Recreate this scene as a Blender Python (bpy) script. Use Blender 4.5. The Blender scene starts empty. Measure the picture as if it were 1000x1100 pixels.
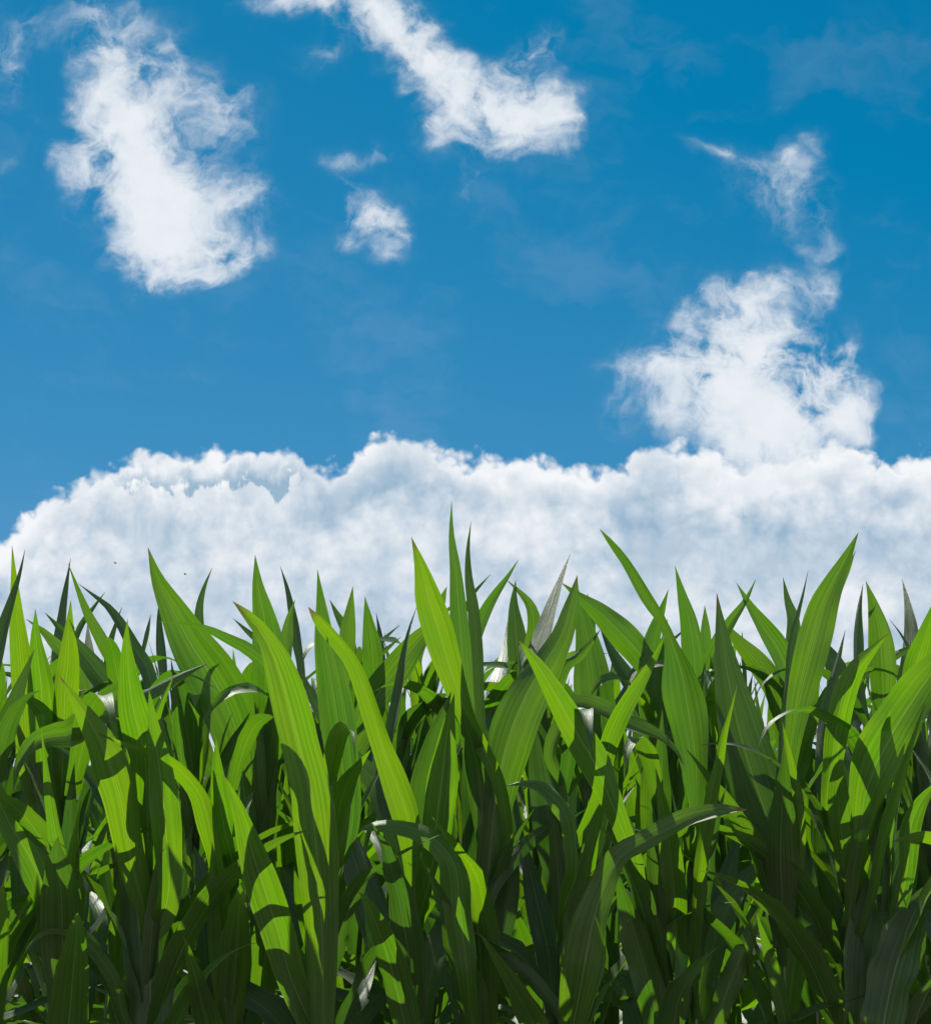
import bpy, math, random
from mathutils import Vector, Matrix
from math import radians, sin, cos, pi

SC = bpy.context.scene
COL = SC.collection

# ------------------------------------------------------------------ camera
PITCH = math.atan(515 / 2430)
CAM_H = 1.02
FPX = 2430.0
cam_data = bpy.data.cameras.new("camera")
cam = bpy.data.objects.new("camera", cam_data)
COL.objects.link(cam)
cam.location = (0, 0, CAM_H)
cam.rotation_euler = (pi / 2 + PITCH, 0, 0)
cam_data.sensor_fit = 'HORIZONTAL'
cam_data.sensor_width = 36
cam_data.lens = 36 * FPX / 1000
cam_data.clip_start = 0.05
cam_data.clip_end = 5000
SC.camera = cam

# ------------------------------------------------------------------ render look
SC.view_settings.view_transform = 'Standard'
SC.view_settings.look = 'None'
SC.view_settings.gamma = 1
SC.view_settings.exposure = 0.35
SC.render.engine = 'CYCLES'
SC.cycles.max_bounces = 8
SC.cycles.diffuse_bounces = 4
SC.cycles.transmission_bounces = 4
SC.cycles.sample_clamp_indirect = 6

# ------------------------------------------------------------------ sun
SUN_EL = radians(53)
SUN_AZ = radians(-14)         # measured from +Y (the way the camera looks) towards +X
sdir = Vector((sin(SUN_AZ) * cos(SUN_EL), cos(SUN_AZ) * cos(SUN_EL), sin(SUN_EL)))
sun_data = bpy.data.lights.new("sun", 'SUN')
sun_data.energy = 5.0
sun_data.angle = radians(0.53)
sun_data.color = (1.0, 0.96, 0.88)
sun = bpy.data.objects.new("sun", sun_data)
COL.objects.link(sun)
sun.rotation_euler = sdir.to_track_quat('Z', 'Y').to_euler()
sun.location = (0, 0, 30)

# ------------------------------------------------------------------ sky
world = bpy.data.worlds.new("World")
SC.world = world
world.use_nodes = True
NT = world.node_tree
NT.nodes.clear()


class E:
    """tiny expression wrapper round math nodes"""
    def __init__(self, s): self.s = s
    def __add__(self, o): return mth('ADD', self, o)
    __radd__ = __add__
    def __sub__(self, o): return mth('SUBTRACT', self, o)
    def __rsub__(self, o): return mth('SUBTRACT', o, self)
    def __mul__(self, o): return mth('MULTIPLY', self, o)
    __rmul__ = __mul__
    def __truediv__(self, o): return mth('DIVIDE', self, o)


TREE = [NT]


def put(sock, v):
    if isinstance(v, E):
        TREE[0].links.new(v.s, sock)
    else:
        sock.default_value = v


def mth(op, *a, clamp=False):
    n = TREE[0].nodes.new('ShaderNodeMath')
    n.operation = op
    n.use_clamp = clamp
    for i, v in enumerate(a):
        put(n.inputs[i], v)
    return E(n.outputs[0])


def vmath(op, *a):
    n = TREE[0].nodes.new('ShaderNodeVectorMath')
    n.operation = op
    for i, v in enumerate(a):
        if op == 'SCALE' and i == 1:
            put(n.inputs[3], v)
        else:
            put(n.inputs[i], v)
    return E(n.outputs['Value'] if op in ('LENGTH', 'DOT_PRODUCT') else n.outputs[0])


def comb(x, y, z):
    n = TREE[0].nodes.new('ShaderNodeCombineXYZ')
    for i, v in enumerate((x, y, z)):
        put(n.inputs[i], v)
    return E(n.outputs[0])


def smooth(v, lo, hi, a=0.0, b=1.0, kind='SMOOTHSTEP'):
    n = TREE[0].nodes.new('ShaderNodeMapRange')
    n.interpolation_type = kind
    put(n.inputs['Value'], v)
    put(n.inputs['From Min'], lo); put(n.inputs['From Max'], hi)
    put(n.inputs['To Min'], a); put(n.inputs['To Max'], b)
    return E(n.outputs[0])


def noise(vec, scale, detail=4.0, rough=0.5, dist=0.0, lac=2.0, color=False, dim='3D'):
    n = TREE[0].nodes.new('ShaderNodeTexNoise')
    n.noise_dimensions = dim
    put(n.inputs['Vector'], vec)
    n.inputs['Scale'].default_value = scale
    n.inputs['Detail'].default_value = detail
    n.inputs['Roughness'].default_value = rough
    n.inputs['Lacunarity'].default_value = lac
    n.inputs['Distortion'].default_value = dist
    return E(n.outputs['Color' if color else 'Fac'])


def mixc(f, a, b, blend='MIX'):
    n = TREE[0].nodes.new('ShaderNodeMix')
    n.data_type = 'RGBA'
    n.blend_type = blend
    put(n.inputs[0], f)
    for sock, v in ((n.inputs[6], a), (n.inputs[7], b)):
        put(sock, v if isinstance(v, E) else (*v, 1.0))
    return E(n.outputs[2])


def dir_of(X, Y):
    """picture point of the clouds' survey -> (u, v) = (x/y, z/y) of its direction, in hundredths of the focal length"""
    v = 550 - Y
    yy = FPX * cos(PITCH) - v * sin(PITCH)
    zz = FPX * sin(PITCH) + v * cos(PITCH)
    return (X - 500) / yy * 24.3, zz / yy * 24.3


tc = NT.nodes.new('ShaderNodeTexCoord')
D = vmath('NORMALIZE', E(tc.outputs['Generated']))
sep = NT.nodes.new('ShaderNodeSeparateXYZ')
NT.links.new(D.s, sep.inputs[0])
dx, dy, dz = (E(sep.outputs[i]) for i in range(3))
iy = mth('MAXIMUM', dy, 0.05)
u = dx / iy * 24.3
v = dz / iy * 24.3
P = comb(u, v, 0.0)
ahead = smooth(dy, 0.55, 0.8)

# --- wispy clouds: soft ellipses pulled about by turbulence
w1 = vmath('SUBTRACT', noise(P, 0.9, 3.0, 0.55, color=True, dim='2D'), (0.5, 0.5, 0.5))
w2 = vmath('SUBTRACT', noise(vmath('ADD', P, (7.3, 2.1, 4.0)), 2.6, 6.0, 0.54, color=True, dim='2D'), (0.5, 0.5, 0.5))
PW = vmath('ADD', vmath('ADD', P, vmath('SCALE', w1, 0.75)), vmath('SCALE', w2, 0.28))
# x, y, rx, ry, tilt (deg, counter-clockwise), weight
WISPS = [
    (125, 60, 70, 80, 0, .62), (135, 130, 85, 90, 0, .95), (155, 190, 95, 85, -20, 1.2), (185, 245, 95, 85, -30, 1.1),
    (200, 285, 100, 55, 0, .6), (235, 125, 90, 90, -20, .46), (262, 225, 65, 75, 10, .52), (258, 275, 60, 40, 0, .28),
    (105, 10, 75, 50, 0, .42), (150, 275, 75, 50, 0, .36), (190, 60, 60, 90, 10, .32), (90, 150, 55, 60, 0, .5),
    (320, 0, 100, 36, 0, .55), (405, 22, 110, 56, -18, .95), (465, 70, 95, 54, -38, .95), (520, 115, 95, 62, -40, 1.05),
    (562, 120, 70, 85, -10, .85), (598, 130, 40, 75, 0, .42), (575, 55, 50, 45, 0, .42), (345, 60, 50, 36, 0, .26),
    (508, 200, 30, 55, 0, .28), (480, 140, 70, 50, -30, .3),
    (392, 238, 66, 60, -35, .85), (370, 165, 60, 30, 0, .32), (415, 160, 30, 30, 0, .28), (360, 200, 28, 50, 0, .26),
    (820, 200, 100, 80, -20, .22), (860, 215, 55, 80, 20, .30), (885, 265, 30, 60, 0, .24), (775, 165, 85, 20, -12, .26), (865, 170, 40, 50, 0, .22),
    (945, 92, 60, 36, 0, .10), (840, 100, 50, 30, 0, .10),
    (805, 380, 105, 90, 0, 1.2), (760, 400, 80, 65, 20, .65), (865, 415, 95, 80, 0, .95), (825, 318, 85, 55, 0, .75),
    (750, 335, 70, 50, 30, .45), (700, 390, 85, 65, 20, .62), (705, 440, 75, 50, 0, .36), (905, 400, 55, 75, 0, .68), (900, 450, 60, 40, 0, .35), (815, 465, 125, 60, 0, 1.2), (810, 520, 130, 60, 0, .8),
    (885, 310, 26, 60, -10, .24), (660, 440, 45, 70, 0, .16),
    (5, 70, 50, 100, 0, .34), (0, 170, 50, 36, 0, .10), (40, 35, 70, 40, 0, .2), (645, 95, 80, 50, 0, .10), (130, 200, 150, 180, 0, .12),
    (400, 330, 330, 30, 0, .05), (960, 30, 160, 90, 0, .07),
]
W = None
for (x, y, rx, ry, tilt, wt) in WISPS:
    cu, cv = dir_of(x, y)
    m = NT.nodes.new('ShaderNodeMapping')
    m.vector_type = 'TEXTURE'
    NT.links.new(PW.s, m.inputs['Vector'])
    m.inputs['Location'].default_value = (cu, cv, 0)
    m.inputs['Rotation'].default_value = (0, 0, radians(tilt))
    m.inputs['Scale'].default_value = (rx / 100 * 1.15, ry / 100 * 1.15, 1)
    g = NT.nodes.new('ShaderNodeTexGradient')
    g.gradient_type = 'QUADRATIC_SPHERE'
    NT.links.new(m.outputs[0], g.inputs[0])
    W = E(g.outputs['Fac']) * (wt * 1.9) if W is None else mth('MULTIPLY_ADD', E(g.outputs['Fac']), wt * 1.9, W)
f1 = noise(vmath('ADD', P, (3.0, 9.0, 0.7)), 1.1, 8.0, 0.56, 0.35, dim='2D')
f2 = noise(vmath('ADD', PW, (13.0, 1.0, 2.7)), 5.5, 5.0, 0.6, 0.3, dim='2D')
f1c = smooth(f1, 0.28, 0.72, kind='LINEAR')
rg = 1.0 - mth('ABSOLUTE', noise(vmath('ADD', PW, (5.0, 5.5, 2.0)), 1.9, 6.0, 0.6, 0.2, dim='2D') * 2.0 - 1.0)
rgc = smooth(rg, 0.62, 1.0, kind='LINEAR')
We = W * (0.10 + f1c * 1.2 + rgc * 0.40) + (f1c - 0.5) * 0.42 + (rgc - 0.5) * 0.16 + (f2 - 0.5) * 0.12 - 0.02
wispA = 1.0 - mth('EXPONENT', mth('POWER', mth('MAXIMUM', We, 0.0), 1.9) * -1.05)
wispA = wispA * smooth(W, 0.0, 0.5)
veil = smooth(W, 0.0, 1.1) * smooth(f1c * 0.6 + rgc * 0.4, 0.2, 0.8) * 0.34
hazy = smooth(noise(vmath('MULTIPLY', PW, (0.55, 0.9, 1.0)), 0.8, 5.0, 0.6, dim='2D'), 0.50, 0.76) * 0.045
wispA = mth('MAXIMUM', wispA, mth('MAXIMUM', veil, hazy * smooth(v, 4.6, 6.0)))

# --- the cumulus bank: a surveyed top line, billows on it
TOP = [(-400, 640), (-150, 600), (0, 574), (28, 548), (58, 527), (100, 506), (128, 488), (150, 480), (200, 481), (250, 475), (318, 479),
       (342, 492), (368, 492), (388, 474), (420, 462), (455, 466), (490, 482), (540, 486), (600, 491), (636, 500), (664, 494),
       (704, 470), (745, 472), (800, 490), (868, 474), (905, 470), (940, 484), (1000, 484), (1200, 500), (1450, 560)]
fc = NT.nodes.new('ShaderNodeFloatCurve')
cur = fc.mapping.curves[0]
pts = [(dir_of(x, y)) for x, y in TOP]
U0, U1, V0, V1 = -12.0, 12.0, 0.0, 10.0
bw = vmath('SUBTRACT', noise(vmath('ADD', P, (1.7, 5.0, 9.0)), 3.2, 4.0, 0.5, color=True, dim='2D'), (0.5, 0.5, 0.5))
PB = vmath('ADD', P, vmath('SCALE', bw, 0.13))
sb = NT.nodes.new('ShaderNodeSeparateXYZ')
NT.links.new(PB.s, sb.inputs[0])
ub, vb = E(sb.outputs[0]), E(sb.outputs[1])
pp = [((a - U0) / (U1 - U0), (b - V0) / (V1 - V0)) for a, b in pts]
cur.points[0].location = pp[0]
cur.points[1].location = pp[-1]
for a in pp[1:-1]:
    cur.points.new(*a)
fc.mapping.update()
NT.links.new(smooth(ub, U0, U1, kind='LINEAR').s, fc.inputs['Value'])
ht = E(fc.outputs[0]) * (V1 - V0) + V0
depth = ht - vb                                    # how far below the top line, in units


def billow(vec, scale):
    n = NT.nodes.new('ShaderNodeTexVoronoi')
    n.feature = 'SMOOTH_F1'
    n.voronoi_dimensions = '2D'
    n.inputs['Scale'].default_value = scale
    n.inputs['Smoothness'].default_value = 0.25
    n.inputs['Detail'].default_value = 2.0
    n.inputs['Roughness'].default_value = 0.5
    put(n.inputs['Vector'], vec)
    return E(n.outputs['Distance'])


bl = billow(PB, 3.4)
Be = depth + (0.45 - bl) * 0.24 + (f2 - 0.5) * 0.05
bankA = smooth(Be, -0.04, 0.13)

# brightness: thin edges turned to the sun are white, the deep parts grey-blue with white swellings
n1 = noise(vmath('MULTIPLY', P, (0.75, 1.0, 1.0)), 1.15, 5.0, 0.52, 0.3, dim='2D')
n2 = noise(vmath('ADD', P, (20.0, 3.0, 0.0)), 3.0, 5.0, 0.58, 0.2, dim='2D')
fold = noise(comb(ub, vb * 0.25, 3.3), 1.6, 6.0, 0.62, dim='2D') * 1.5 - 0.42
x2 = Be - fold
fm = mth('ADD', smooth(ub, dir_of(90, 500)[0], dir_of(140, 500)[0]) * smooth(ub, dir_of(300, 500)[0], dir_of(360, 500)[0], 1.0, 0.0),
         smooth(noise(comb(ub, vb, 8.0), 0.9, 2.0, dim='2D'), 0.5, 0.62) * 0.22, clamp=True)
rim = smooth(Be, 0.0, 0.55, 1.0, 0.0)
rim2 = smooth(x2, -0.05, 0.07) * smooth(x2, 0.05, 0.75, 1.0, 0.0)
shade2 = smooth(x2, -0.30, -0.05) * smooth(x2, -0.05, 0.07, 1.0, 0.0)
TONES = [(60, 600, 150, 50, .8), (240, 602, 90, 32, .7), (330, 590, 60, 25, .45), (470, 565, 60, 30, .3), (540, 575, 80, 40, .6), (575, 650, 70, 50, .7), (600, 520, 120, 40, .5),
         (950, 555, 90, 35, .6), (890, 500, 110, 30, .4), (720, 505, 90, 50, .5), (940, 640, 80, 50, .6), (165, 550, 80, 38, -.7), (400, 525, 90, 32, -.8), (420, 600, 90, 35, -.4),
         (820, 585, 170, 50, -.6), (690, 590, 80, 50, -.6), (150, 655, 90, 35, -.6), (290, 540, 70, 35, -.5), (810, 500, 120, 50, .7), (700, 640, 90, 40, .5), (860, 520, 90, 30, .5), (640, 560, 60, 30, .35), (780, 540, 50, 40, .3), (350, 560, 60, 30, .35), (120, 575, 80, 30, .4), (90, 540, 60, 30, .3)]
TN = None
PT = vmath('ADD', P, vmath('SCALE', w1, 0.8))
for (x, y, rx, ry, wt) in TONES:
    cu, cv = dir_of(x, y)
    m = NT.nodes.new('ShaderNodeMapping')
    m.vector_type = 'TEXTURE'
    NT.links.new(PT.s, m.inputs['Vector'])
    m.inputs['Location'].default_value = (cu, cv, 0)
    m.inputs['Scale'].default_value = (rx / 100 * 1.3, ry / 100 * 1.3, 1)
    g = NT.nodes.new('ShaderNodeTexGradient')
    g.gradient_type = 'QUADRATIC_SPHERE'
    NT.links.new(m.outputs[0], g.inputs[0])
    TN = E(g.outputs['Fac']) * wt if TN is None else mth('MULTIPLY_ADD', E(g.outputs['Fac']), wt, TN)
n3 = noise(vmath('ADD', PT, (31.0, 7.0, 0.0)), 2.1, 3.0, 0.5, dim='2D')
soft = smooth(n1 * 0.7 + n2 * 0.3 + TN * 0.22, 0.34, 0.76, 0.0, 0.95)
bankL = mth('ADD', mth('MAXIMUM', rim * 0.8, rim2 * fm * 0.75) - shade2 * fm * 0.55 - (bl - 0.3) * 0.5 * smooth(Be, 0.05, 0.3) * smooth(Be, 0.3, 1.2, 1.0, 0.2),
            mth('ADD', soft + (n2 - 0.5) * 0.35 * smooth(Be, 0.1, 0.6), (0.45 - bl) * 0.22 + (n3 - 0.5) * 0.5))
bankL = smooth(bankL, -0.50, 1.15, kind='LINEAR')
GREY = (0.25, 0.37, 0.49)
WHITE = (0.715, 0.73, 0.75)
bankC = mixc(bankL, GREY, WHITE)
wispL = mth('ADD', smooth(n2, 0.25, 0.75, 0.1, 0.4), smooth(We, 0.6, 1.5, 0.65, 0.3), clamp=True)
wispC = mixc(wispL, (0.56, 0.62, 0.68), (0.72, 0.735, 0.75))

# --- clouds over the rest of the sky, of the same kind, from noise on the direction itself
fd = noise(D, 3.2, 5.0, 0.58, 0.0)
away = smooth(fd, 0.47, 0.62)
bankAway = smooth(dz + (fd - 0.5) * 0.35, 0.16, 0.24, 1.0, 0.0)
awayA = mth('MAXIMUM', away, bankAway)

sky = NT.nodes.new('ShaderNodeTexSky')
sky.sky_type = 'NISHITA'
sky.sun_disc = False
sky.sun_elevation = SUN_EL
sky.sun_rotation = SUN_AZ
sky.altitude = 0
sky.air_density = 1.0
sky.dust_density = 0.3
sky.ozone_density = 3.0
blue = mixc(1.0, E(sky.outputs[0]), (0.045 * .95, 0.078 * .52, 0.088 * .585), 'MULTIPLY')
blue = vmath('MAXIMUM', vmath('SUBTRACT', blue, (0.145 * .95 / 1.275, 0.0, 0.0)), (0.001, 0.0, 0.0))

awayC = mixc(smooth(dy, -0.6, 0.4), (0.98, 0.99, 1.0), (0.62, 0.66, 0.70))     # unseen clouds facing the sun made brighter, to fill the crop's shade
c = mixc(awayA * (1.0 - ahead), blue, awayC)
c = mixc(bankA * ahead, c, bankC)
c = mixc(wispA * ahead * 0.97, c, wispC)
below = smooth(dz, -0.02, 0.0)
c = mixc(below, (0.06, 0.07, 0.03), c)
bg = NT.nodes.new('ShaderNodeBackground')
NT.links.new(c.s, bg.inputs[0])
bg.inputs[1].default_value = 1.0
out = NT.nodes.new('ShaderNodeOutputWorld')
NT.links.new(bg.outputs[0], out.inputs[0])
world.cycles.sampling_method = 'MANUAL'
world.cycles.sample_map_resolution = 512

# ================================================================== helpers
RNG = random.Random(11)
cP, sP = cos(PITCH), sin(PITCH)


def at(X, Y, depth):
    """photo pixel at a given distance Y (metres in front of the camera) -> world point"""
    uu, vv = (X - 500), (550 - Y)
    yy = FPX * cP - vv * sP
    zz = FPX * sP + vv * cP
    return Vector((uu / yy * depth, depth, CAM_H + zz / yy * depth))


def new_mat(name):
    m = bpy.data.materials.new(name)
    m.use_nodes = True
    m.node_tree.nodes.clear()
    TREE[0] = m.node_tree
    return m


def N(kind, **kw):
    n = TREE[0].nodes.new(kind)
    for k, v_ in kw.items():
        setattr(n, k, v_)
    return n


def leaf_material(name, hue=0.0, trans=(0.30, 0.62, 0.012), base=(0.045, 0.115, 0.014)):
    m = new_mat(name)
    tcn = N('ShaderNodeUVMap'); tcn.uv_map = "UVMap"
    sx = N('ShaderNodeSeparateXYZ')
    TREE[0].links.new(tcn.outputs[0], sx.inputs[0])
    ux, uy = E(sx.outputs[0]), E(sx.outputs[1])
    oi = N('ShaderNodeObjectInfo')
    rnd = E(oi.outputs['Random'])
    # parallel veins, a few strong and many fine
    v1 = noise(comb(ux * 22.0 + rnd * 40.0, uy * 0.8, rnd * 9.0), 1.0, 2.0, 0.5)
    v2 = noise(comb(ux * 55.0 + rnd * 13.0, uy * 1.5, rnd * 5.0), 1.0, 2.0, 0.6)
    mid = smooth(mth('ABSOLUTE', ux - 0.5), 0.006, 0.026, 1.0, 0.0)
    blot = noise(comb(ux * 2.0, uy * 7.0, rnd * 20.0), 1.0, 4.0, 0.6)
    fleck = smooth(noise(comb(ux * 22.0, uy * 160.0, rnd * 7.0), 1.0, 3.0, 0.6), 0.70, 0.78)
    tu = N('ShaderNodeUVMap'); tu.uv_map = "TipMap"
    st = N('ShaderNodeSeparateXYZ')
    TREE[0].links.new(tu.outputs[0], st.inputs[0])
    tip = smooth(E(st.outputs[1]) + (v1 - 0.5) * 0.05 + (rnd - 0.5) * 0.03, 0.968, 0.995)
    big = noise(comb(ux * 1.2 + rnd * 17.0, uy * 3.0, rnd * 31.0), 1.0, 3.0, 0.5)
    stripe = smooth(v1 * 0.55 + v2 * 0.45, 0.38, 0.62)
    # transmitted colour
    tA = mixc(rnd, (trans[0] * 0.72, trans[1] * 0.90, trans[2]), (trans[0] * 1.15, trans[1] * 1.02, trans[2] * 0.9))
    tB = mixc(1.0, tA, (0.54, 0.64, 0.45), 'MULTIPLY')
    tC = mixc(stripe, tB, tA)
    tC = mixc(smooth(blot, 0.35, 0.75) * 0.35, tC, (trans[0] * 1.4, trans[1] * 1.0, trans[2] * 1.3))
    tC = mixc(mid * 0.4, tC, (trans[0] * 1.5, trans[1] * 1.05, 0.05))
    tC = mixc(smooth(v2, 0.48, 0.6) * 0.4, tC, (trans[0] * 0.3, trans[1] * 0.45, trans[2] * 0.3))
    tC = mixc(smooth(big, 0.5, 0.75) * 0.45, tC, (trans[0] * 0.62, trans[1] * 0.8, trans[2] * 1.6))
    tC = mixc(tip * 0.85, tC, (0.16, 0.10, 0.03))
    tC = mixc(fleck * 0.45, tC, (0.12, 0.10, 0.02))
    # reflected colour
    rA = mixc(stripe, tuple(0.66 * c_ for c_ in base), tuple(1.18 * c_ for c_ in base))
    rA = mixc(smooth(blot, 0.4, 0.8) * 0.5, rA, (base[0] * 1.0, base[1] * 1.05, base[2] * 1.8))
    rA = mixc(mid * 0.75, rA, (0.20, 0.26, 0.12))
    rA = mixc(fleck * 0.5, rA, (0.25, 0.24, 0.12))
    rA = mixc(tip * 0.85, rA, (0.19, 0.12, 0.055))
    edge = smooth(mth('ABSOLUTE', ux - 0.5) + (noise(comb(uy * 9.0, rnd * 50.0, 0.0), 1.0, 3.0, 0.6) - 0.62) * 0.12, 0.485, 0.5)
    rA = mixc(edge * 0.8, rA, (0.26, 0.22, 0.09))
    bmp = N('ShaderNodeBump')
    bmp.inputs['Strength'].default_value = 0.55
    bmp.inputs['Distance'].default_value = 0.0022
    hgt = v1 * 0.8 + v2 * 0.5 - mid * 0.6 + noise(comb(ux * 3.0, uy * 14.0, rnd * 3.0), 1.0, 2.0) * 0.8
    put(bmp.inputs['Height'], hgt)
    pr = N('ShaderNodeBsdfPrincipled')
    put(pr.inputs['Base Color'], rA)
    put(pr.inputs['Roughness'], 0.33 + v2 * 0.26)
    pr.inputs['Specular IOR Level'].default_value = 0.7
    pr.inputs['Specular Tint'].default_value = (0.90, 1.0, 0.88, 1)
    pr.inputs['Sheen Weight'].default_value = 0.18
    pr.inputs['Sheen Roughness'].default_value = 0.4
    pr.inputs['Sheen Tint'].default_value = (0.80, 1.0, 0.85, 1)
    TREE[0].links.new(bmp.outputs[0], pr.inputs['Normal'])
    tr = N('ShaderNodeBsdfTranslucent')
    put(tr.inputs['Color'], tC)
    TREE[0].links.new(bmp.outputs[0], tr.inputs['Normal'])
    mx = N('ShaderNodeMixShader')
    mx.inputs[0].default_value = 0.48
    TREE[0].links.new(pr.outputs[0], mx.inputs[1])
    TREE[0].links.new(tr.outputs[0], mx.inputs[2])
    o = N('ShaderNodeOutputMaterial')
    TREE[0].links.new(mx.outputs[0], o.inputs[0])
    return m


def stalk_material():
    m = new_mat("corn_stalk_green")
    tcn = N('ShaderNodeTexCoord')
    mp = N('ShaderNodeMapping')
    TREE[0].links.new(tcn.outputs['Object'], mp.inputs[0])
    mp.inputs['Scale'].default_value = (90, 90, 3)
    n = noise(E(mp.outputs[0]), 1.0, 4.0, 0.6)
    pr = N('ShaderNodeBsdfPrincipled')
    put(pr.inputs['Base Color'], mixc(smooth(n, 0.3, 0.7), (0.05, 0.10, 0.02), (0.11, 0.17, 0.045)))
    pr.inputs['Roughness'].default_value = 0.45
    o = N('ShaderNodeOutputMaterial')
    TREE[0].links.new(pr.outputs[0], o.inputs[0])
    return m


def soil_material():
    m = new_mat("field_soil")
    tcn = N('ShaderNodeTexCoord')
    p = E(tcn.outputs['Object'])
    a, b = noise(p, 3.0, 6.0, 0.65), noise(p, 40.0, 4.0, 0.6)
    pr = N('ShaderNodeBsdfPrincipled')
    put(pr.inputs['Base Color'], mixc(smooth(a * 0.6 + b * 0.4, 0.35, 0.65), (0.10, 0.078, 0.045), (0.26, 0.21, 0.135)))
    pr.inputs['Roughness'].default_value = 0.7
    bmp = N('ShaderNodeBump')
    bmp.inputs['Distance'].default_value = 0.03
    put(bmp.inputs['Height'], a + b * 0.4)
    TREE[0].links.new(bmp.outputs[0], pr.inputs['Normal'])
    o = N('ShaderNodeOutputMaterial')
    TREE[0].links.new(pr.outputs[0], o.inputs[0])
    return m


M_LEAF_LIT = leaf_material("corn_leaf_lit", trans=(0.25, 0.52, 0.004), base=(0.045, 0.10, 0.012))  # brighter copy of the leaf, sunlight put into its colour
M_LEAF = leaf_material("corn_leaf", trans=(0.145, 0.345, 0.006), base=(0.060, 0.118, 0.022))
M_LEAF_SHADE = leaf_material("corn_leaf_shade_bluish", trans=(0.085, 0.225, 0.008), base=(0.058, 0.110, 0.030))  # darker, bluer copy of the leaf, shade put into its colour
M_STALK = stalk_material()
M_SOIL = soil_material()


def mesh_obj(name, verts, faces, mat, parent=None, uvs=None, smooth_=True, tips=None):
    me = bpy.data.meshes.new(name)
    me.from_pydata(verts, [], faces)
    if uvs is not None:
        lay = me.uv_layers.new(name="UVMap")
        buf = []
        for f in faces:
            for i in f:
                buf.extend(uvs[i])
        lay.data.foreach_set("uv", buf)
        if tips is not None:
            l2 = me.uv_layers.new(name="TipMap")
            buf = []
            for f in faces:
                for i in f:
                    buf.extend((0.0, tips[i]))
            l2.data.foreach_set("uv", buf)
    if smooth_:
        me.polygons.foreach_set("use_smooth", [True] * len(me.polygons))
    me.materials.append(mat)
    me.update()
    o = bpy.data.objects.new(name, me)
    COL.objects.link(o)
    if parent is not None:
        o.parent = parent
    return o


def catmull(pts, n):
    """pts: list of tuples of floats; n samples, roughly even along the length"""
    P_ = [tuple(2 * a - b for a, b in zip(pts[0], pts[1]))] + list(pts) + [tuple(2 * a - b for a, b in zip(pts[-1], pts[-2]))]
    dense = []
    for i in range(1, len(P_) - 2):
        p0, p1, p2, p3 = P_[i - 1], P_[i], P_[i + 1], P_[i + 2]
        for k in range(12):
            t = k / 12
            dense.append(tuple(0.5 * ((2 * b) + (-a + c) * t + (2 * a - 5 * b + 4 * c - d) * t * t + (-a + 3 * b - 3 * c + d) * t ** 3)
                               for a, b, c, d in zip(p0, p1, p2, p3)))
    dense.append(tuple(P_[-2]))
    acc = [0.0]
    for a, b in zip(dense, dense[1:]):
        acc.append(acc[-1] + math.sqrt(sum((x - y) ** 2 for x, y in zip(a[:2], b[:2]))))
    res = []
    j = 0
    for k in range(n + 1):
        t = acc[-1] * k / n
        while j < len(acc) - 2 and acc[j + 1] < t:
            j += 1
        f = (t - acc[j]) / max(1e-9, acc[j + 1] - acc[j])
        res.append(tuple(x + (y - x) * f for x, y in zip(dense[j], dense[j + 1])))
    return res


def blade(centres, sides, normals, widths, rng, cols=6, wave=0.07, fold=0.30):
    """a maize blade: folded along the midrib, margins waved, from centre line frames"""
    verts, uvs, faces = [], [], []
    n = len(centres) - 1
    ph1, ph2 = rng.uniform(0, 6.3), rng.uniform(0, 6.3)
    k1 = rng.uniform(3.0, 5.5)
    L = sum((a - b).length for a, b in zip(centres, centres[1:]))
    acc = 0.0
    for i in range(n + 1):
        if i:
            acc += (centres[i] - centres[i - 1]).length
        t = i / n
        for c in range(cols + 1):
            uu = c / cols * 2 - 1
            hw = widths[i] * 0.5
            off = fold * abs(uu) ** 1.25 * hw
            e = abs(uu) ** 2.2
            off += wave * widths[i] * e * sin(k1 * 2 * pi * t + (ph1 if uu > 0 else ph2)) * min(1.0, 4 * (1 - t))
            verts.append(centres[i] + sides[i] * (uu * hw) + normals[i] * off)
            uvs.append((c / cols, acc))
    for i in range(n):
        for c in range(cols):
            a = i * (cols + 1) + c
            faces.append((a, a + 1, a + cols + 2, a + cols + 1))
    return verts, faces, uvs


def wprofile(t, peak=0.42, base=0.55):
    if t < peak:
        x = t / peak
        return base + (1 - base) * (x * x * (3 - 2 * x))
    x = (t - peak) / (1 - peak)
    return max(0.0, (1 - x ** 1.55)) * (1 - 0.30 * x * x)


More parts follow.
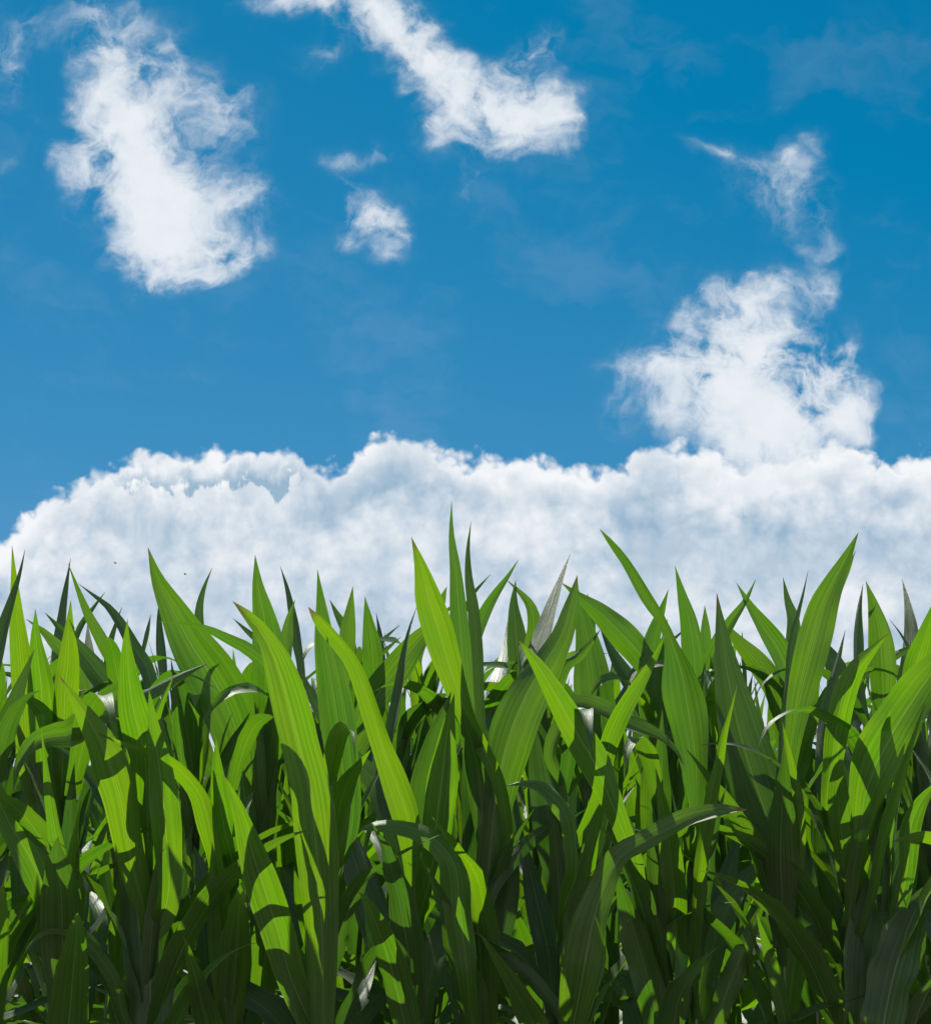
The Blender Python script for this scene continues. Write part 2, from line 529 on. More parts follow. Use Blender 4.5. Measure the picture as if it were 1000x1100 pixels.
# ---- blades shared by the plants whose own shape cannot be made out
def template_blade(idx, L, w, th0, droop, twist, rng, segs=16, cols=4, mat=None):
    cs, sd, nm, ws = [], [], [], []
    p = Vector((0.008, 0, 0))
    azi = 0.0
    kink = rng.uniform(0.35, 0.65) if (idx % 3 == 0 and droop > 0.6) else 0
    for i in range(segs + 1):
        t = i / segs
        th = th0 - (droop * (0.35 * t + 0.65 / (1 + math.exp(-(t - kink) * 22))) if kink else droop * t ** 1.6)
        azi += rng.uniform(-0.05, 0.05)
        d = Vector((cos(th) * cos(azi), cos(th) * sin(azi), sin(th)))
        if i:
            p = p + d * (L / segs)
        cs.append(p.copy())
        side = Vector((-sin(azi), cos(azi), 0))
        nrm = side.cross(d).normalized() * -1
        a = twist * t
        s2 = side * cos(a) + nrm * sin(a)
        n2 = nrm * cos(a) - side * sin(a)
        sd.append(s2); nm.append(n2)
        ws.append(w * wprofile(t, 0.4, 0.6))
    v_, f_, u_ = blade(cs, sd, nm, ws, rng, cols=cols)
    me = bpy.data.meshes.new("leaf")
    me.from_pydata(v_, [], f_)
    lay = me.uv_layers.new(name="UVMap")
    buf = []
    for f in f_:
        for i in f:
            buf.extend(u_[i])
    lay.data.foreach_set("uv", buf)
    l2 = me.uv_layers.new(name="TipMap")
    buf = []
    for f in f_:
        for i in f:
            buf.extend((0.0, (i // (cols + 1)) / segs))
    l2.data.foreach_set("uv", buf)
    me.polygons.foreach_set("use_smooth", [True] * len(me.polygons))
    me.materials.append(mat or M_LEAF)
    me.update()
    return me


r0 = random.Random(5)
UPRIGHT = [template_blade(i, r0.uniform(0.42, 0.62), r0.uniform(0.042, 0.074), radians(r0.uniform(76, 88)), radians(r0.uniform(0, 28)),
                          radians(r0.uniform(-50, 50)), r0, mat=(M_LEAF, M_LEAF_SHADE, M_LEAF_LIT, M_LEAF_SHADE)[i % 4]) for i in range(12)]
ARCH = [template_blade(i, r0.uniform(0.55, 0.8), r0.uniform(0.062, 0.09), radians(r0.uniform(62, 80)), radians(r0.uniform(70, 150)),
                       radians(r0.uniform(-60, 60)), r0, mat=(M_LEAF, M_LEAF_SHADE, M_LEAF, M_LEAF_SHADE, M_LEAF_LIT)[i % 5]) for i in range(12)]
MIDDLE = [template_blade(i, r0.uniform(0.5, 0.7), r0.uniform(0.07, 0.09), radians(r0.uniform(68, 82)), radians(r0.uniform(30, 75)),
                         radians(r0.uniform(-70, 70)), r0, mat=(M_LEAF, M_LEAF_SHADE, M_LEAF, M_LEAF_SHADE, M_LEAF_LIT)[i % 5]) for i in range(12)]


def plant_root(x, y, label, group=None):
    o = bpy.data.objects.new("corn_plant", None)
    o.empty_display_size = 0.1
    COL.objects.link(o)
    o.location = (x, y, 0)
    o["label"] = label
    o["category"] = "corn plant"
    if group:
        o["group"] = group
    return o


STALKS = {}


def add_stalk(root, h, rng, r_base=0.013):
    key = round(h, 1)
    if key not in STALKS:
        verts, faces = [], []
        seg, rings = 8, 14
        for i in range(rings + 1):
            t = i / rings
            r = (r_base * (1 - t) + 0.0045 * t) * (1.18 if i % 2 == 0 else 1.0)
            for k in range(seg):
                a = 2 * pi * k / seg
                verts.append((r * cos(a) + 0.003 * sin(t * 9), r * sin(a), h * t - 0.02))
        for i in range(rings):
            for k in range(seg):
                a, b = i * seg + k, i * seg + (k + 1) % seg
                faces.append((a, b, b + seg, a + seg))
        faces.append(tuple(rings * seg + k for k in range(seg)))
        o = mesh_obj("stalk", verts, faces, M_STALK, root)
        STALKS[key] = o
        return o
    o = STALKS[key].copy()
    COL.objects.link(o)
    o.parent = root
    o.matrix_parent_inverse = Matrix()
    return o


def add_leaf(root, me, z, az, sc, tilt=0.0):
    o = bpy.data.objects.new("leaf", me)
    COL.objects.link(o)
    o.parent = root
    o.location = (0, 0, z)
    o.rotation_euler = (0, tilt, az)
    o.scale = (sc, sc, sc)
    return o


def dress(root, z0, z1, top, rng, n, az0=None, upright_top=True):
    """leaves in two ranks up the stalk from z0 to z1; none reaches above top"""
    az0 = rng.uniform(0, 2 * pi) if az0 is None else az0
    for k in range(n):
        f = k / max(1, n - 1)
        z = z0 + (z1 - z0) * f + rng.uniform(-0.03, 0.03)
        az = az0 + pi * (k % 2) + rng.uniform(-0.55, 0.55)
        if f < 0.45:
            pool = ARCH
        elif f < 0.75 or not upright_top:
            pool = MIDDLE
        else:
            pool = UPRIGHT
        me = rng.choice(pool)
        zmax = max(v_.co.z for v_ in me.vertices)
        sc = rng.uniform(0.85, 1.1)
        if z + zmax * sc > top:
            z = max(z0, top - zmax * sc)
            if z + zmax * sc > top:
                sc = (top - z) / zmax
        add_leaf(root, me, z, az, sc)

# ================================================================== ground
gv = [(-300, -60, 0), (300, -60, 0), (300, 900, 0), (-300, 900, 0)]
ground = mesh_obj("ground", gv, [(0, 1, 2, 3)], M_SOIL, smooth_=False)
ground["kind"] = "structure"

# ================================================================== the field's edge
Y0, ROWGAP = 5.0, 0.60


def row_y(r):
    return Y0 + ROWGAP * r


# surveyed leaves: (row, width px, lean, roll at tip, roll at base, [points from tip to base], widths or None)
# lean: how far the tip stands away from (+) or leans towards (-) the camera per metre of leaf
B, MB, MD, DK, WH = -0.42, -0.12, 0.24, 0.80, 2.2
LEAVES = [
 # ---- skyline, left quarter
 (1, 24, B, 10, 0, [(13,586),(15,620),(18,665),(22,705),(26,760),(30,830)]),
 (0, 17, DK, 30, 10, [(27,590),(21,618),(11,650),(0,690),(-10,740),(-14,800)]),
 (0, 28, MD, -20, 0, [(37,697),(27,722),(17,748),(5,782),(-6,830),(-12,880)]),
 (1, 30, B, 0, 10, [(38,654),(39,690),(43,725),(46,765),(48,820)]),
 (2, 9, 1.2, 40, 30, [(57,703),(40,718),(27,738),(15,770)]),
 (2, 12, DK, 40, 20, [(76,599),(73,620),(69,650),(64,690),(60,740)]),
 (1, 15, MB, 25, 40, [(73,605),(84,635),(96,665),(110,692),(126,722),(138,770)]),
 (1, 17, DK, -30, 10, [(84,627),(101,640),(117,653),(132,674),(144,696),(160,725),(170,780)]),
 (3, 7, DK, 0, 0, [(113,636),(101,652),(86,674),(78,700)]),
 (1, 27, B, 0, 0, [(76,645),(74,680),(73,712),(70,745),(68,800)]),
 (1, 27, MD, -15, 0, [(48,658),(64,675),(84,697),(104,722),(124,750),(136,800)]),
 (2, 16, MB, 0, 0, [(28,665),(46,678),(62,695),(80,710),(92,740)]),
 (3, 14, 1.4, 0, 0, [(94,669),(95,690),(96,710),(97,740)]),
 (3, 8, DK, 0, 0, [(131,652),(123,675),(117,697),(114,730)]),
 (0, 36, B, 5, 0, [(137,665),(136,690),(138,722),(142,755),(149,785),(156,815),(158,870)]),
 (1, 58, MB-.1, -15, 0, [(159,588),(169,622),(186,656),(205,692),(224,722),(242,755),(256,795),(262,850)]),
 (1, 13, MD, 15, 0, [(228,610),(219,632),(214,655),(214,690),(214,740)]),
 (0, 17, -.2, 30, 40, [(171,668),(195,670),(222,676),(247,689),(270,703),(290,722),(310,760),(322,820)]),
 (2, 11, DK, 0, 0, [(171,642),(171,670),(173,700),(176,732)]),
 (3, 6, DK, 0, 0, [(162,660),(158,680),(152,705)]),
 (0, 15, -.2, 48, 48, [(225,712),(203,721),(182,731),(162,741),(146,752),(135,790)]),
 (0, 11, B, 30, 40, [(187,725),(178,745),(169,765),(161,790),(157,830)]),
 (0, 38, B-.1, -10, 10, [(64,726),(76,745),(94,772),(110,800),(121,830),(130,862),(138,910)]),
 (0, 20, -.5, 30, 35, [(105,788),(130,798),(155,807),(180,818),(202,836),(218,860),(228,900),(238,950)]),
 (0, 16, B, 20, 20, [(44,780),(48,810),(52,845),(58,885),(65,925),(70,970),(72,1020)]),
 (0, 32, -.2, -20, -50, [(14,850),(20,822),(34,800),(55,792),(75,790),(95,776),(115,762),(132,748),(145,775)]),
 (1, 9, MD, 30, 0, [(95,740),(80,745),(66,752),(54,762),(48,790)]),
 # ---- skyline, second quarter
 (1, 38, MB-.1, 0, 0, [(274,596),(277,630),(283,660),(288,695),(290,745),(290,800)]),
 (2, 11, DK, 20, 0, [(301,608),(308,632),(313,658),(318,688),(323,720)]),
 (2, 15, MB, 10, 0, [(317,644),(311,665),(308,690),(307,725)]),
 (0, 38, MB-.1, 5, -5, [(341,612),(345,650),(349,690),(356,730),(362,770),(368,820),(372,870)]),
 (1, 18, MB, 0, 0, [(379,630),(376,655),(373,682),(371,720)]),
 (2, 12, MD, 0, 0, [(354,644),(362,660),(372,678),(380,705)]),
 (1, 22, MB-.1, 0, 0, [(392,641),(396,670),(400,700),(402,745)]),
 (2, 8, DK, 10, 0, [(404,658),(409,690),(411,730)]),
 (0, 26, B, 40, 10, [(331,652),(345,668),(362,688),(378,710),(391,740),(402,772),(412,805),(425,840),(438,880),(443,930)], [0,12,14,15,18,20,22,28,28,18]),
 (2, 6, DK, 0, 0, [(430,671),(413,686),(402,702),(394,720)]),
 (1, 9, MD, 0, 0, [(431,684),(411,701),(392,714),(378,735)]),
 (0, 12, 1.0, 30, 20, [(448,651),(440,675),(434,702),(429,732),(424,762),(416,800),(408,840)]),
 (1, 34, MB-.1, 10, 0, [(488,648),(465,672),(445,694),(424,722),(402,752),(388,790)]),
 (0, 31, B+.1, 0, 20, [(442,577),(452,610),(459,640),(469,672),(479,706),(490,740),(503,775),(522,810),(537,845),(545,890)], [0,14,27,33,30,24,18,15,14,12]),
 (0, 22, MB, 0, 0, [(485,538),(485,575),(489,610),(492,650),(495,695),(499,745),(504,800)]),
 (0, 14, MD, 20, 0, [(506,560),(503,590),(504,622),(509,655),(513,700),(515,750)]),
 (0, 48, -.34, -8, 0, [(250,646),(268,664),(284,684),(298,715),(311,760),(322,805),(333,850),(340,915),(345,985),(347,1060),(347,1120)], [0,12,18,30,38,40,42,44,36,28,20]),
 (1, 9, DK, 0, 0, [(250,664),(265,678),(280,692),(292,715)]),
 (0, 26, DK-.1, 25, -10, [(322,718),(337,752),(355,782),(373,808),(392,828),(408,846),(416,870),(424,905)], [0,12,20,20,22,34,30,16]),
 (1, 28, WH, 0, 0, [(480,758),(466,775),(452,792),(440,812),(430,838),(425,870)]),
 (1, 24, WH-.3, 0, 0, [(405,790),(396,806),(386,824),(375,845)]),
 # ---- skyline, third quarter
 (2, 5, DK, 0, 0, [(527,617),(515,630),(504,644),(497,665)]),
 (1, 15, MB, 0, 0, [(557,601),(545,620),(531,640),(519,662),(509,690),(505,730)]),
 (2, 12, MB, 0, 0, [(480,630),(472,650),(462,670)]),
 (0, 22, 1.25, 20, 10, [(613,594),(605,615),(596,640),(587,668),(578,696),(568,730),(560,780)]),
 (1, 25, MD, 0, 0, [(554,623),(552,650),(555,680),(558,715),(560,760)]),
 (1, 18, MB, -15, 0, [(544,623),(558,636),(570,652),(574,675),(570,700),(563,740)]),
 (0, 34, WH, 0, 0, [(545,668),(544,700),(539,732),(531,770),(527,810)]),
 (0, 44, MB, 25, 0, [(620,618),(613,650),(603,683),(586,712),(567,745),(551,782),(540,820),(533,855),(528,900)], [0,16,24,34,44,50,46,40,30]),
 (0, 32, B, 0, 10, [(557,688),(575,711),(592,738),(609,768),(625,796),(640,822),(652,850),(668,890),(682,930),(690,980)], [0,12,20,27,32,33,26,20,18,12]),
 (1, 46, MD-.1, 0, 0, [(618,625),(625,660),(633,700),(638,740),(643,790),(646,850)]),
 (1, 32, MB, -10, 0, [(603,626),(625,643),(647,660),(668,681),(690,706),(708,735)]),
 (2, 12, MD, 0, 0, [(631,638),(634,660),(636,690)]),
 (0, 40, -.1, 35, 0, [(644,568),(658,584),(673,603),(686,624),(699,647),(712,668),(722,692),(732,722),(738,755),(744,790),(748,825),(748,870)], [0,7,10,12,12,10,16,34,42,40,28,14]),
 (1, 20, MB, 0, 0, [(718,633),(711,655),(703,678),(697,705),(693,750)]),
 (1, 25, MB-.1, -20, 0, [(725,608),(733,640),(741,672),(746,715),(748,765)]),
 (1, 22, MB-.1, 0, 0, [(717,665),(713,700),(710,745),(706,790)]),
 (0, 20, B-.1, 15, 10, [(716,678),(705,704),(690,730),(675,755),(662,780),(652,808),(645,850)]),
 (1, 12, MB, 10, 0, [(645,676),(635,690),(622,704),(608,716),(600,740)]),
 (1, 8, 1.2, 0, 0, [(741,671),(722,688),(702,703),(684,717),(672,740)]),
 (1, 25, DK, 0, 0, [(643,670),(656,698),(670,722),(686,746),(700,778),(708,820)]),
 (0, 18, -.2, 48, 48, [(735,824),(724,806),(708,794),(688,786),(668,777),(646,766),(620,757),(606,775)]),
 (1, 24, MB-.1, 0, 0, [(737,728),(718,758),(707,798),(700,840),(698,880)]),
 (0, 42, MD-.05, 0, 0, [(574,765),(580,800),(588,842),(596,890),(602,940),(604,990)], [0,24,38,44,34,16]),
 (1, 34, WH, 0, 0, [(626,818),(605,820),(585,830),(570,850),(562,878)]),
 (1, 26, WH, 0, 0, [(560,822),(566,838),(568,860),(562,882)]),
 # ---- skyline, right quarter
 (0, 56, MD, 0, 10, [(770,637),(774,672),(780,715),(790,765),(802,812),(818,860),(838,915),(857,970),(873,1022)], [0,12,28,46,56,58,58,46,18]),
 (0, 15, B-.2, 20, 20, [(792,735),(785,762),(777,792),(771,822),(763,860),(756,900),(750,945),(747,985)]),
 (1, 18, MB, 0, 0, [(812,622),(801,645),(786,667),(771,692),(760,722),(755,770)]),
 (1, 25, MB, -10, 0, [(791,626),(806,652),(822,676),(836,697),(846,722),(852,770)]),
 (2, 17, MD, 0, 0, [(841,620),(846,645),(852,665),(852,692),(850,730)]),
 (0, 11, .3, 40, 40, [(868,613),(862,640),(854,670),(849,702),(847,735),(843,770),(838,815)]),
 (0, 36, MB-.15, 15, 0, [(922,572),(909,600),(896,626),(884,655),(875,688),(867,720),(859,752),(852,795)], [0,12,22,32,36,34,28,18]),
 (1, 10, MB, 15, 0, [(919,592),(910,612),(900,632),(892,660)]),
 (0, 16, DK-.1, 20, 20, [(908,677),(902,702),(895,732),(888,762),(884,795),(882,840)]),
 (0, 24, B-.1, 15, 20, [(955,680),(937,698),(919,718),(907,745),(899,778),(894,815),(888,860)], [0,9,18,24,24,22,14]),
 (1, 12, DK, 10, 0, [(927,627),(923,655),(922,690),(924,740)]),
 (1, 30, MB-.1, 0, 0, [(930,624),(938,650),(945,682),(948,715),(949,760)]),
 (1, 20, 1.1, 15, 0, [(969,622),(975,650),(979,682),(976,715),(966,755)]),
 (1, 5, DK, 0, 0, [(955,665),(968,682),(982,708),(992,740)]),
 (0, 52, B-.1, 20, 0, [(1050,655),(1028,690),(1003,722),(980,755),(958,790),(940,825),(929,858),(922,905)], [0,18,34,46,52,50,34,16]),
 (1, 26, B, 0, 0, [(1006,640),(995,680),(984,715),(976,760)]),
 (0, 26, WH, 0, 0, [(937,768),(922,776),(912,792),(907,815),(905,850)]),
 (0, 12, B-.1, 20, 30, [(996,750),(986,780),(976,812),(966,845),(955,882),(946,915),(938,960)]),
 (1, 40, B, 0, 0, [(888,745),(868,777),(852,808),(840,845),(835,890)]),
 (0, 14, B, 20, 10, [(840,775),(845,802),(850,832),(856,862),(860,905)]),
 (1, 26, MB, 0, 0, [(772,662),(790,686),(812,710),(830,735),(842,770)]),
 (1, 25, DK, 0, 0, [(872,672),(884,695),(898,722),(905,760)]),
 (1, 16, -.1, 30, 30, [(1000,685),(975,697),(950,710),(925,722),(905,745),(895,780)]),
 (2, 6, DK, 0, 0, [(797,678),(798,700),(800,730)]),
 (2, 12, MB, 0, 0, [(757,650),(758,680),(760,710)]),
 (1, 38, .1, 0, 0, [(985,760),(982,800),(978,850),(972,900),(965,950)]),
 # ---- face of the crop, lower half
 (0, 56, .3, 0, 0, [(138,795),(144,840),(152,900),(156,960),(160,1030),(162,1110)], [0,24,44,56,54,40], -.06),
 (0, 30, -.3, 0, 10, [(-22,780),(-12,830),(5,875),(24,908),(40,938),(48,970),(48,1010)], [0,14,22,30,34,22,12]),
 (0, 11, B, 0, 0, [(87,858),(83,885),(77,920),(75,965),(74,1000)]),
 (1, 16, B, 20, 0, [(133,848),(121,876),(107,905),(98,940)]),
 (0, 14, -.3, -45, 25, [(22,1032),(33,1014),(48,1001),(68,999),(90,1010),(110,1032),(124,1056),(132,1090)]),
 (0, 32, B, 0, 0, [(160,740),(165,782),(172,830),(177,880),(182,945)]),
 (1, 36, DK, 0, 0, [(42,790),(34,840),(29,900),(27,965)]),
 (0, 26, B, 0, 0, [(228,905),(230,940),(235,985),(238,1030),(242,1080)]),
 (0, 38, B, 10, -10, [(240,832),(254,862),(266,900),(282,950),(298,1000),(312,1050)]),
 (0, 24, .4, -50, -40, [(182,1100),(188,1078),(202,1062),(222,1058),(245,1066),(262,1090)]),
 (0, 24, B, 0, 0, [(232,793),(234,838),(241,888),(252,935)]),
 (1, 26, WH, 0, 0, [(318,868),(306,890),(303,920),(310,955)]),
 (1, 20, B, 0, 0, [(316,925),(325,965),(335,1015)]),
 (0, 24, -.3, -50, 0, [(384,892),(402,886),(422,885),(442,889),(462,898),(480,915),(490,935),(494,975),(500,1025),(506,1085)], [0,10,16,15,19,24,26,30,24,14], -.13),
 (0, 38, DK, 0, 0, [(358,868),(372,900),(390,950),(407,995),(424,1030),(436,1060)], [8,26,36,40,32,18], -.05),
 (0, 18, WH, 10, 0, [(404,1032),(395,1055),(382,1078),(368,1102)]),
 (0, 18, 1.3, 0, 0, [(428,1062),(408,1076),(388,1098)]),
 (0, 34, B, 0, 0, [(488,745),(480,790),(475,835),(470,875),(466,920)]),
 (0, 18, -.3, -50, -40, [(543,845),(560,840),(580,841),(598,853),(612,870),(618,900)], None, -.05),
 (0, 16, MD, 20, 20, [(632,868),(610,880),(586,891),(562,910),(545,930),(530,955)], None, -.07),
 (0, 44, -.28, 50, 0, [(802,870),(775,872),(748,878),(720,890),(692,905),(668,920),(652,945),(638,985),(628,1035),(618,1090)], [0,12,17,19,20,22,26,34,44,30], -.14),
 (0, 42, .25, 0, 0, [(506,745),(512,790),(516,840),(518,900),(521,970),(524,1050)], [0,26,40,42,38,24]),
 (0, 28, .4, 0, 0, [(538,815),(541,860),(543,910),(546,960)]),
 (0, 16, .3, 20, 10, [(490,1042),(508,1026),(532,1023),(555,1036),(577,1058),(602,1090)], None, -.1),
 (0, 24, B, 0, 0, [(546,1040),(555,1065),(568,1100)]),
 (0, 28, DK, 10, 0, [(560,890),(568,930),(578,975),(588,1020),(592,1055)]),
 (0, 34, -.25, 10, 0, [(660,930),(670,965),(684,1010),(698,1060),(706,1100)]),
 (0, 26, B, 0, 0, [(704,825),(712,865),(719,910),(724,960),(727,1010)]),
 (0, 16, .1, 0, 0, [(750,895),(742,940),(735,990),(730,1050)]),
 (0, 24, .4, 10, 0, [(660,828),(648,870),(635,920),(622,965),(612,1010)]),
 (0, 62, .25, 0, 0, [(985,880),(968,920),(953,970),(943,1030),(935,1100)], [6,40,62,62,48], -.08),
 (0, 50, .25, 15, 0, [(1012,940),(985,975),(968,1020),(955,1070),(948,1110)], None, -.12),
 (0, 48, .2, 0, 0, [(884,815),(890,860),(897,910),(903,960),(910,1010),(918,1065)], [0,26,42,48,40,26]),
 (0, 22, B, 0, 0, [(1012,835),(990,862),(978,892),(975,935)]),
 (0, 14, -.3, 30, 20, [(957,905),(978,900),(1002,902),(1030,918)]),
 (0, 30, DK+.2, 0, 0, [(797,885),(786,925),(772,980),(755,1038)]),
 (0, 24, -.1, 0, 0, [(824,960),(803,1010),(786,1052),(768,1098)]),
 (0, 17, B, 0, 0, [(812,980),(827,1030),(838,1072),(845,1110)]),
 (1, 38, .2, 0, 0, [(212,880),(200,930),(188,985),(182,1050)]),
 (1, 34, .4, 0, 0, [(446,860),(450,920),(453,985),(452,1060)]),
]

ROW_STALKS = {
    0: [-75, -18, 70, 157, 245, 347, 447, 522, 606, 712, 745, 842, 912, 952, 1040, 1110],
}
for r in (1, 2, 3):
    sp = 0.17 / row_y(r) * FPX
    xs, x = [], -110 + r * 17
    while x < 1120:
        xs.append(x + RNG.uniform(-0.18, 0.18) * sp)
        x += sp
    ROW_STALKS[r] = xs

FRONT_LABELS = {
    -75: "front row corn plant cut by the left edge, its stem out of the picture",
    -18: "front row corn plant at the left edge with dark upright blade over broad drooping leaf",
    70: "front row corn plant at left with slim lime blade and small curled leaf beneath",
    157: "front row corn plant at left with long broad dark leaf in its own shade",
    245: "front row corn plant with shadow-striped lime leaves, left of the big straight leaf",
    347: "front row corn plant with one very wide straight leaf, lime above and dark below",
    447: "front row corn plant whose narrow leaf ends in a small sideways curl near centre",
    522: "tallest corn plant, its two upright leaf tips standing highest above the field",
    606: "front row corn plant at centre with broad diagonal leaf and grey glossy sheen",
    712: "front row corn plant with slim lime leaves crossing in an open V right of centre",
    745: "front row corn plant with long thin leaf tip bending left high over the crop",
    842: "front row corn plant with slim grey-green leaf narrow beside a broad tall forked tip",
    912: "front row corn plant at right with broad dark ribbed leaf under bright slim blades",
    952: "front row corn plant at right with large bright diagonal leaf over wide dark leaves",
    1040: "front row corn plant cut by the right edge of the picture",
    1110: "front row corn plant just past the right edge of the picture",
}

ROW1_LABELS = [
    "second row corn plant hidden past the left edge of the picture",
    "second row corn plant at the left edge with two lime tips standing close together",
    "second row corn plant at left with thin crossing leaf tips, one arching right",
    "second row corn plant behind the straight lime blade at left",
    "second row corn plant whose broad blade leans left to a high sharp tip",
    "second row corn plant with upright broad pointed blade left of the widest front leaf",
    "second row corn plant between the widest front leaf and the leaf bending left",
    "second row corn plant with three short upright tips left of centre",
    "second row corn plant directly behind the tallest leaf tips of the field",
    "second row corn plant with whitish glossy leaf just right of the tallest tips",
    "second row corn plant with broad dark upright blade and long blade sloping right",
    "second row corn plant with pointed tips behind the long leaf bending left",
    "second row corn plant with two leaf tips crossing like scissors at right",
    "second row corn plant behind the tall forked leaf tip at right",
    "second row corn plant at right with wide upright lime tip next to slim dark one",
    "second row corn plant at the right edge with greyish upright tip",
    "second row corn plant past the right edge of the picture",
]
plants = {}


def get_plant(r, i):
    if (r, i) in plants:
        return plants[(r, i)]
    X = ROW_STALKS[r][i]
    yy = row_y(r) + RNG.uniform(-0.05, 0.05)
    p = at(X, 1065, yy)
    if r == 0:
        root = plant_root(p.x, yy, FRONT_LABELS[X])
        root["group"] = "corn plants along the front row"
    else:
        if r == 1:
            root = plant_root(p.x, yy, ROW1_LABELS[i], "corn plants along the second row")
        else:
            root = plant_root(p.x, yy, "green corn plant in the crowded rows behind the first two rows", "corn plants in the rows behind")
    plants[(r, i)] = (root, p.x, yy)
    return plants[(r, i)]


def hero_leaf(spec, idx):
    r, wpx, lean, roll_t, roll_b, pts = spec[:6]
    wl = spec[6] if len(spec) > 6 else None
    off = spec[7] if len(spec) > 7 else 0.0
    rng = random.Random(idx * 7 + 3)
    pts = [tuple(map(float, p)) for p in pts]
    n0 = len(pts)
    if wl is None:
        cum = [0.0]
        for a, b in zip(pts, pts[1:]):
            cum.append(cum[-1] + math.dist(a, b))
        wl = [wpx * wprofile(1 - c / cum[-1], 0.38, 0.8) for c in cum]
    wl = list(map(float, wl))
    # run on down to the stalk it grows from
    (xa, ya), (xb, yb) = pts[-2], pts[-1]
    L = math.dist((xa, ya), (xb, yb))
    dxn, dyn = (xb - xa) / L, (yb - ya) / L
    guess = xb + dxn * 55
    xs = ROW_STALKS[r]
    i = min(range(len(xs)), key=lambda k: abs(xs[k] - guess))
    root, px_, py_ = get_plant(r, i)
    sx_ = xs[i]
    drop = max(70.0, abs(sx_ - xb) * 1.5)
    if yb > 1080:
        drop = max(40.0, abs(sx_ - xb) * 1.0)
    w_end = max(9.0, 0.5 * wl[-1])
    pts.append((xb + dxn * 22 + (sx_ - xb) * 0.35, yb + max(15, dyn * 22) + drop * 0.30)); wl.append(max(w_end, wl[-1] * 0.9))
    pts.append((sx_ + (xb - sx_) * 0.12, yb + drop)); wl.append(w_end)
    pts.append((sx_, yb + drop + 40)); wl.append(max(8.0, w_end * 0.6))
    data = [(p[0], p[1], w_) for p, w_ in zip(pts, wl)][::-1]      # base -> tip
    nseg = 30
    sm = catmull(data, nseg)
    # depth: from the stalk out to the tip
    scale = py_ / FPX
    length = sum(math.dist(a[:2], b[:2]) for a, b in zip(sm, sm[1:])) * scale
    acc, total = 0.0, length / scale
    cs, ws, ts = [], [], []
    for k, s_ in enumerate(sm):
        if k:
            acc += math.dist(sm[k - 1][:2], s_[:2])
        t = acc / total
        y_ = py_ + off * min(1.0, 3 * t) + lean * length * (0.85 * t ** 1.25) * min(1.0, 0.9) + (0.012 * sin(t * 3.0 + idx))
        # keep inside its own row's air
        if lean < 1.0:
            y_ = min(max(y_, py_ - 0.42), py_ + 0.56)
        cs.append(at(s_[0], s_[1], y_))
        ws.append(max(0.0, s_[2]) * scale)
        ts.append(t)
    sides, norms = [], []
    jit = rng.uniform(-16, 16)
    camp = Vector((0, 0, CAM_H))
    for k in range(nseg + 1):
        a, b = cs[max(0, k - 1)], cs[min(nseg, k + 1)]
        tan = (b - a).normalized()
        # the blade's broad face lies towards the field's edge, turned by its roll
        vdir = (camp - cs[k]).normalized()
        s0 = tan.cross(vdir).normalized()
        t = ts[k]
        ro = radians(roll_b + (roll_t - roll_b) * t + jit * sin(2.2 * t + idx))
        nn = s0.cross(tan).normalized()
        s1 = s0 * cos(ro) + nn * sin(ro)
        n1_ = s1.cross(tan).normalized()
        sides.append(s1)
        norms.append(n1_)
        ws[k] = min(ws[k] / max(0.45, cos(ro)), 0.135)
    ws[-1] = 0.0006
    fold = rng.uniform(0.18, 0.50) * (-1 if rng.random() < 0.5 else 1) * (0.4 if lean > 1 else 1)
    v_, f_, u_ = blade(cs, sides, norms, ws, rng, cols=8, wave=rng.uniform(0.035, 0.12), fold=fold)
    base = Vector((px_, py_, 0))
    v_ = [q - base for q in v_]
    mt = M_LEAF_SHADE if lean > 0.15 else M_LEAF if lean > -0.3 else M_LEAF_LIT  # lean also picks the shaded
    mesh_obj("leaf", v_, f_, mt, root, u_, tips=[(k_ // 9) / nseg for k_ in range(len(v_))])


for idx, spec in enumerate(LEAVES):
    hero_leaf(spec, idx)

# every plant of the first rows has a stalk and lower leaves too
for r in (0, 1, 2):
    for i in range(len(ROW_STALKS[r])):
        root, px_, py_ = get_plant(r, i)
        add_stalk(root, (1.18, 1.3, 1.4)[r], RNG)
        top = (1.42, 1.86, 2.0)[r] + RNG.uniform(-0.08, 0.0)
        dress(root, 0.35, (1.0, 1.38, 1.52)[r], top, RNG, (7, 9, 10)[r], upright_top=r > 0)
        # leaves arching out over the field's edge, and slim young blades between
        for q in range((1, 2, 2)[r] if RNG.random() < 0.75 else 0):
            me = RNG.choice(ARCH)
            zc = (1.66, 1.84, 1.95)[r] + RNG.uniform(-0.12, 0.0)
            sc = RNG.uniform(0.45, 0.75)
            zm = max(v_.co.z for v_ in me.vertices) * sc
            add_leaf(root, me, zc - zm, -pi / 2 + RNG.uniform(-1.1, 1.1), sc)
        for q in range((4, 5, 4)[r]):
            me = RNG.choice(UPRIGHT + UPRIGHT + MIDDLE)
            zc = (1.64, 1.84, 1.98)[r] + RNG.uniform(-0.30, 0.0)
            sc = RNG.uniform(0.55, 0.9)
            zm = max(v_.co.z for v_ in me.vertices) * sc
            add_leaf(root, me, zc - zm, RNG.uniform(0, 6.28), sc, RNG.uniform(-0.2, 0.2))

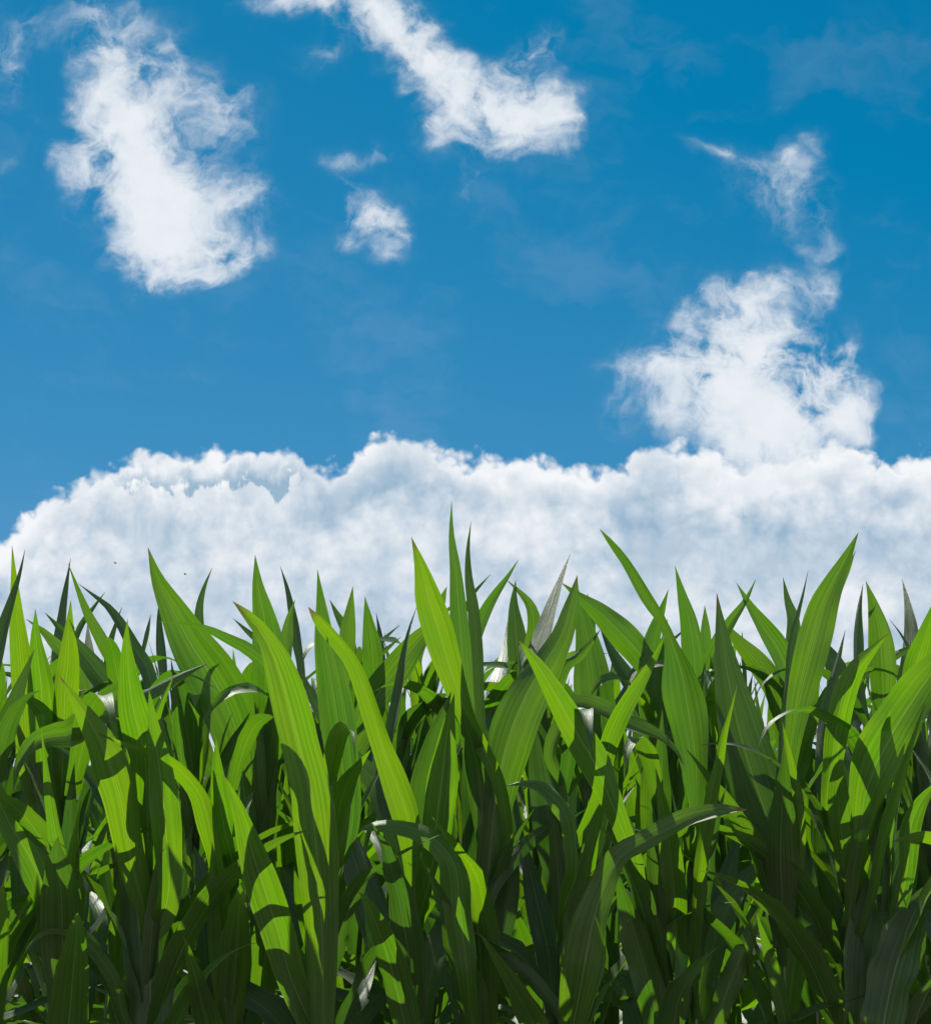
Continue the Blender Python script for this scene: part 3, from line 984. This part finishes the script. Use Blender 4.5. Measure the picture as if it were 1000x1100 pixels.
# the rows behind, each plant on its own
for r in range(3, 11):
    yy = row_y(r)
    half = 0.5 * 1000 / FPX * yy + 0.25
    x = -half + RNG.uniform(0, 0.1)
    while x < half:
        root = plant_root(x, yy + RNG.uniform(-0.05, 0.05), "green corn plant in the crowded rows behind the first two rows", "corn plants in the rows behind")
        h = RNG.uniform(1.92, 2.10)
        add_stalk(root, 1.5, RNG)
        dress(root, 0.6, h - 0.42, h, RNG, 11)
        x += RNG.uniform(0.15, 0.21)

# the field beyond, one mass
def field_mass():
    verts, faces, uvs = [], [], []
    rg = random.Random(3)
    for r in range(11, 60):
        yy = row_y(r)
        half = 0.5 * 1000 / FPX * yy + 1.0
        x = -half
        while x < half:
            for k in range(7):
                me = rg.choice((UPRIGHT, MIDDLE, ARCH)[rg.choice((0, 0, 1, 2))])
                z = 0.7 + 0.13 * k if k < 5 else rg.uniform(1.2, 1.4)
                a = rg.uniform(0, 6.28)
                n0 = len(verts)
                ca, sa = cos(a), sin(a)
                uvl = None
                cols = 4
                rows_ = len(me.vertices) // 5
                for j in range(0, rows_, 3):
                    for c_ in (0, 2, 4):
                        q = me.vertices[j * 5 + c_].co
                        verts.append((x + q.x * ca - q.y * sa, yy + q.x * sa + q.y * ca, min(2.0, z + q.z)))
                        uvs.append((c_ / 4, j / 16 * 0.6))
                m_ = (len(verts) - n0) // 3
                for j in range(m_ - 1):
                    for c_ in range(2):
                        b_ = n0 + j * 3 + c_
                        faces.append((b_, b_ + 1, b_ + 4, b_ + 3))
            x += rg.uniform(0.2, 0.3)
    o = mesh_obj("corn_field", verts, faces, M_LEAF, uvs=uvs, tips=[0.0] * len(verts))
    o["kind"] = "stuff"


field_mass()

# two tiny flies over the crop
M_FLY = new_mat("fly_dark")
_p = N('ShaderNodeBsdfPrincipled'); _p.inputs['Base Color'].default_value = (0.02, 0.02, 0.022, 1)
_o = N('ShaderNodeOutputMaterial'); TREE[0].links.new(_p.outputs[0], _o.inputs[0])


def fly(X, Y, label):
    c = at(X, Y, 4.8)
    root = bpy.data.objects.new("fly", None)
    COL.objects.link(root)
    root.location = c
    root["label"] = label; root["category"] = "insect"; root["group"] = "flies over the crop"
    vs, fs = [], []
    rings, seg = 7, 8
    for i in range(rings + 1):
        t = i / rings
        rr = 0.0012 * math.sqrt(max(0.02, 1 - (2 * t - 1) ** 2)) * (0.7 if 0.55 < t < 0.65 else 1.0)
        for k in range(seg):
            a = 2 * pi * k / seg
            vs.append(((t - 0.5) * 0.006, rr * cos(a), rr * sin(a)))
    for i in range(rings):
        for k in range(seg):
            a, b = i * seg + k, i * seg + (k + 1) % seg
            fs.append((a, b, b + seg, a + seg))
    mesh_obj("body", vs, fs, M_FLY, root)
    for s in (-1, 1):
        wv = [(0.001, 0, 0.0008), (0.0, s * 0.0035, 0.002), (-0.002, s * 0.0045, 0.0023), (-0.003, s * 0.003, 0.0015), (-0.001, s * 0.0008, 0.0009)]
        wv += [(a, b, c_ + 0.0001) for a, b, c_ in wv]
        mesh_obj("wing", wv, [(0, 1, 2, 3, 4), (9, 8, 7, 6, 5), (0, 1, 6, 5), (1, 2, 7, 6), (2, 3, 8, 7), (3, 4, 9, 8), (4, 0, 5, 9)], M_FLY, root, smooth_=False)


fly(124, 605, "tiny dark fly in the air above the left part of the crop")
fly(199, 617, "second tiny dark fly, lower and to the right of the other one")
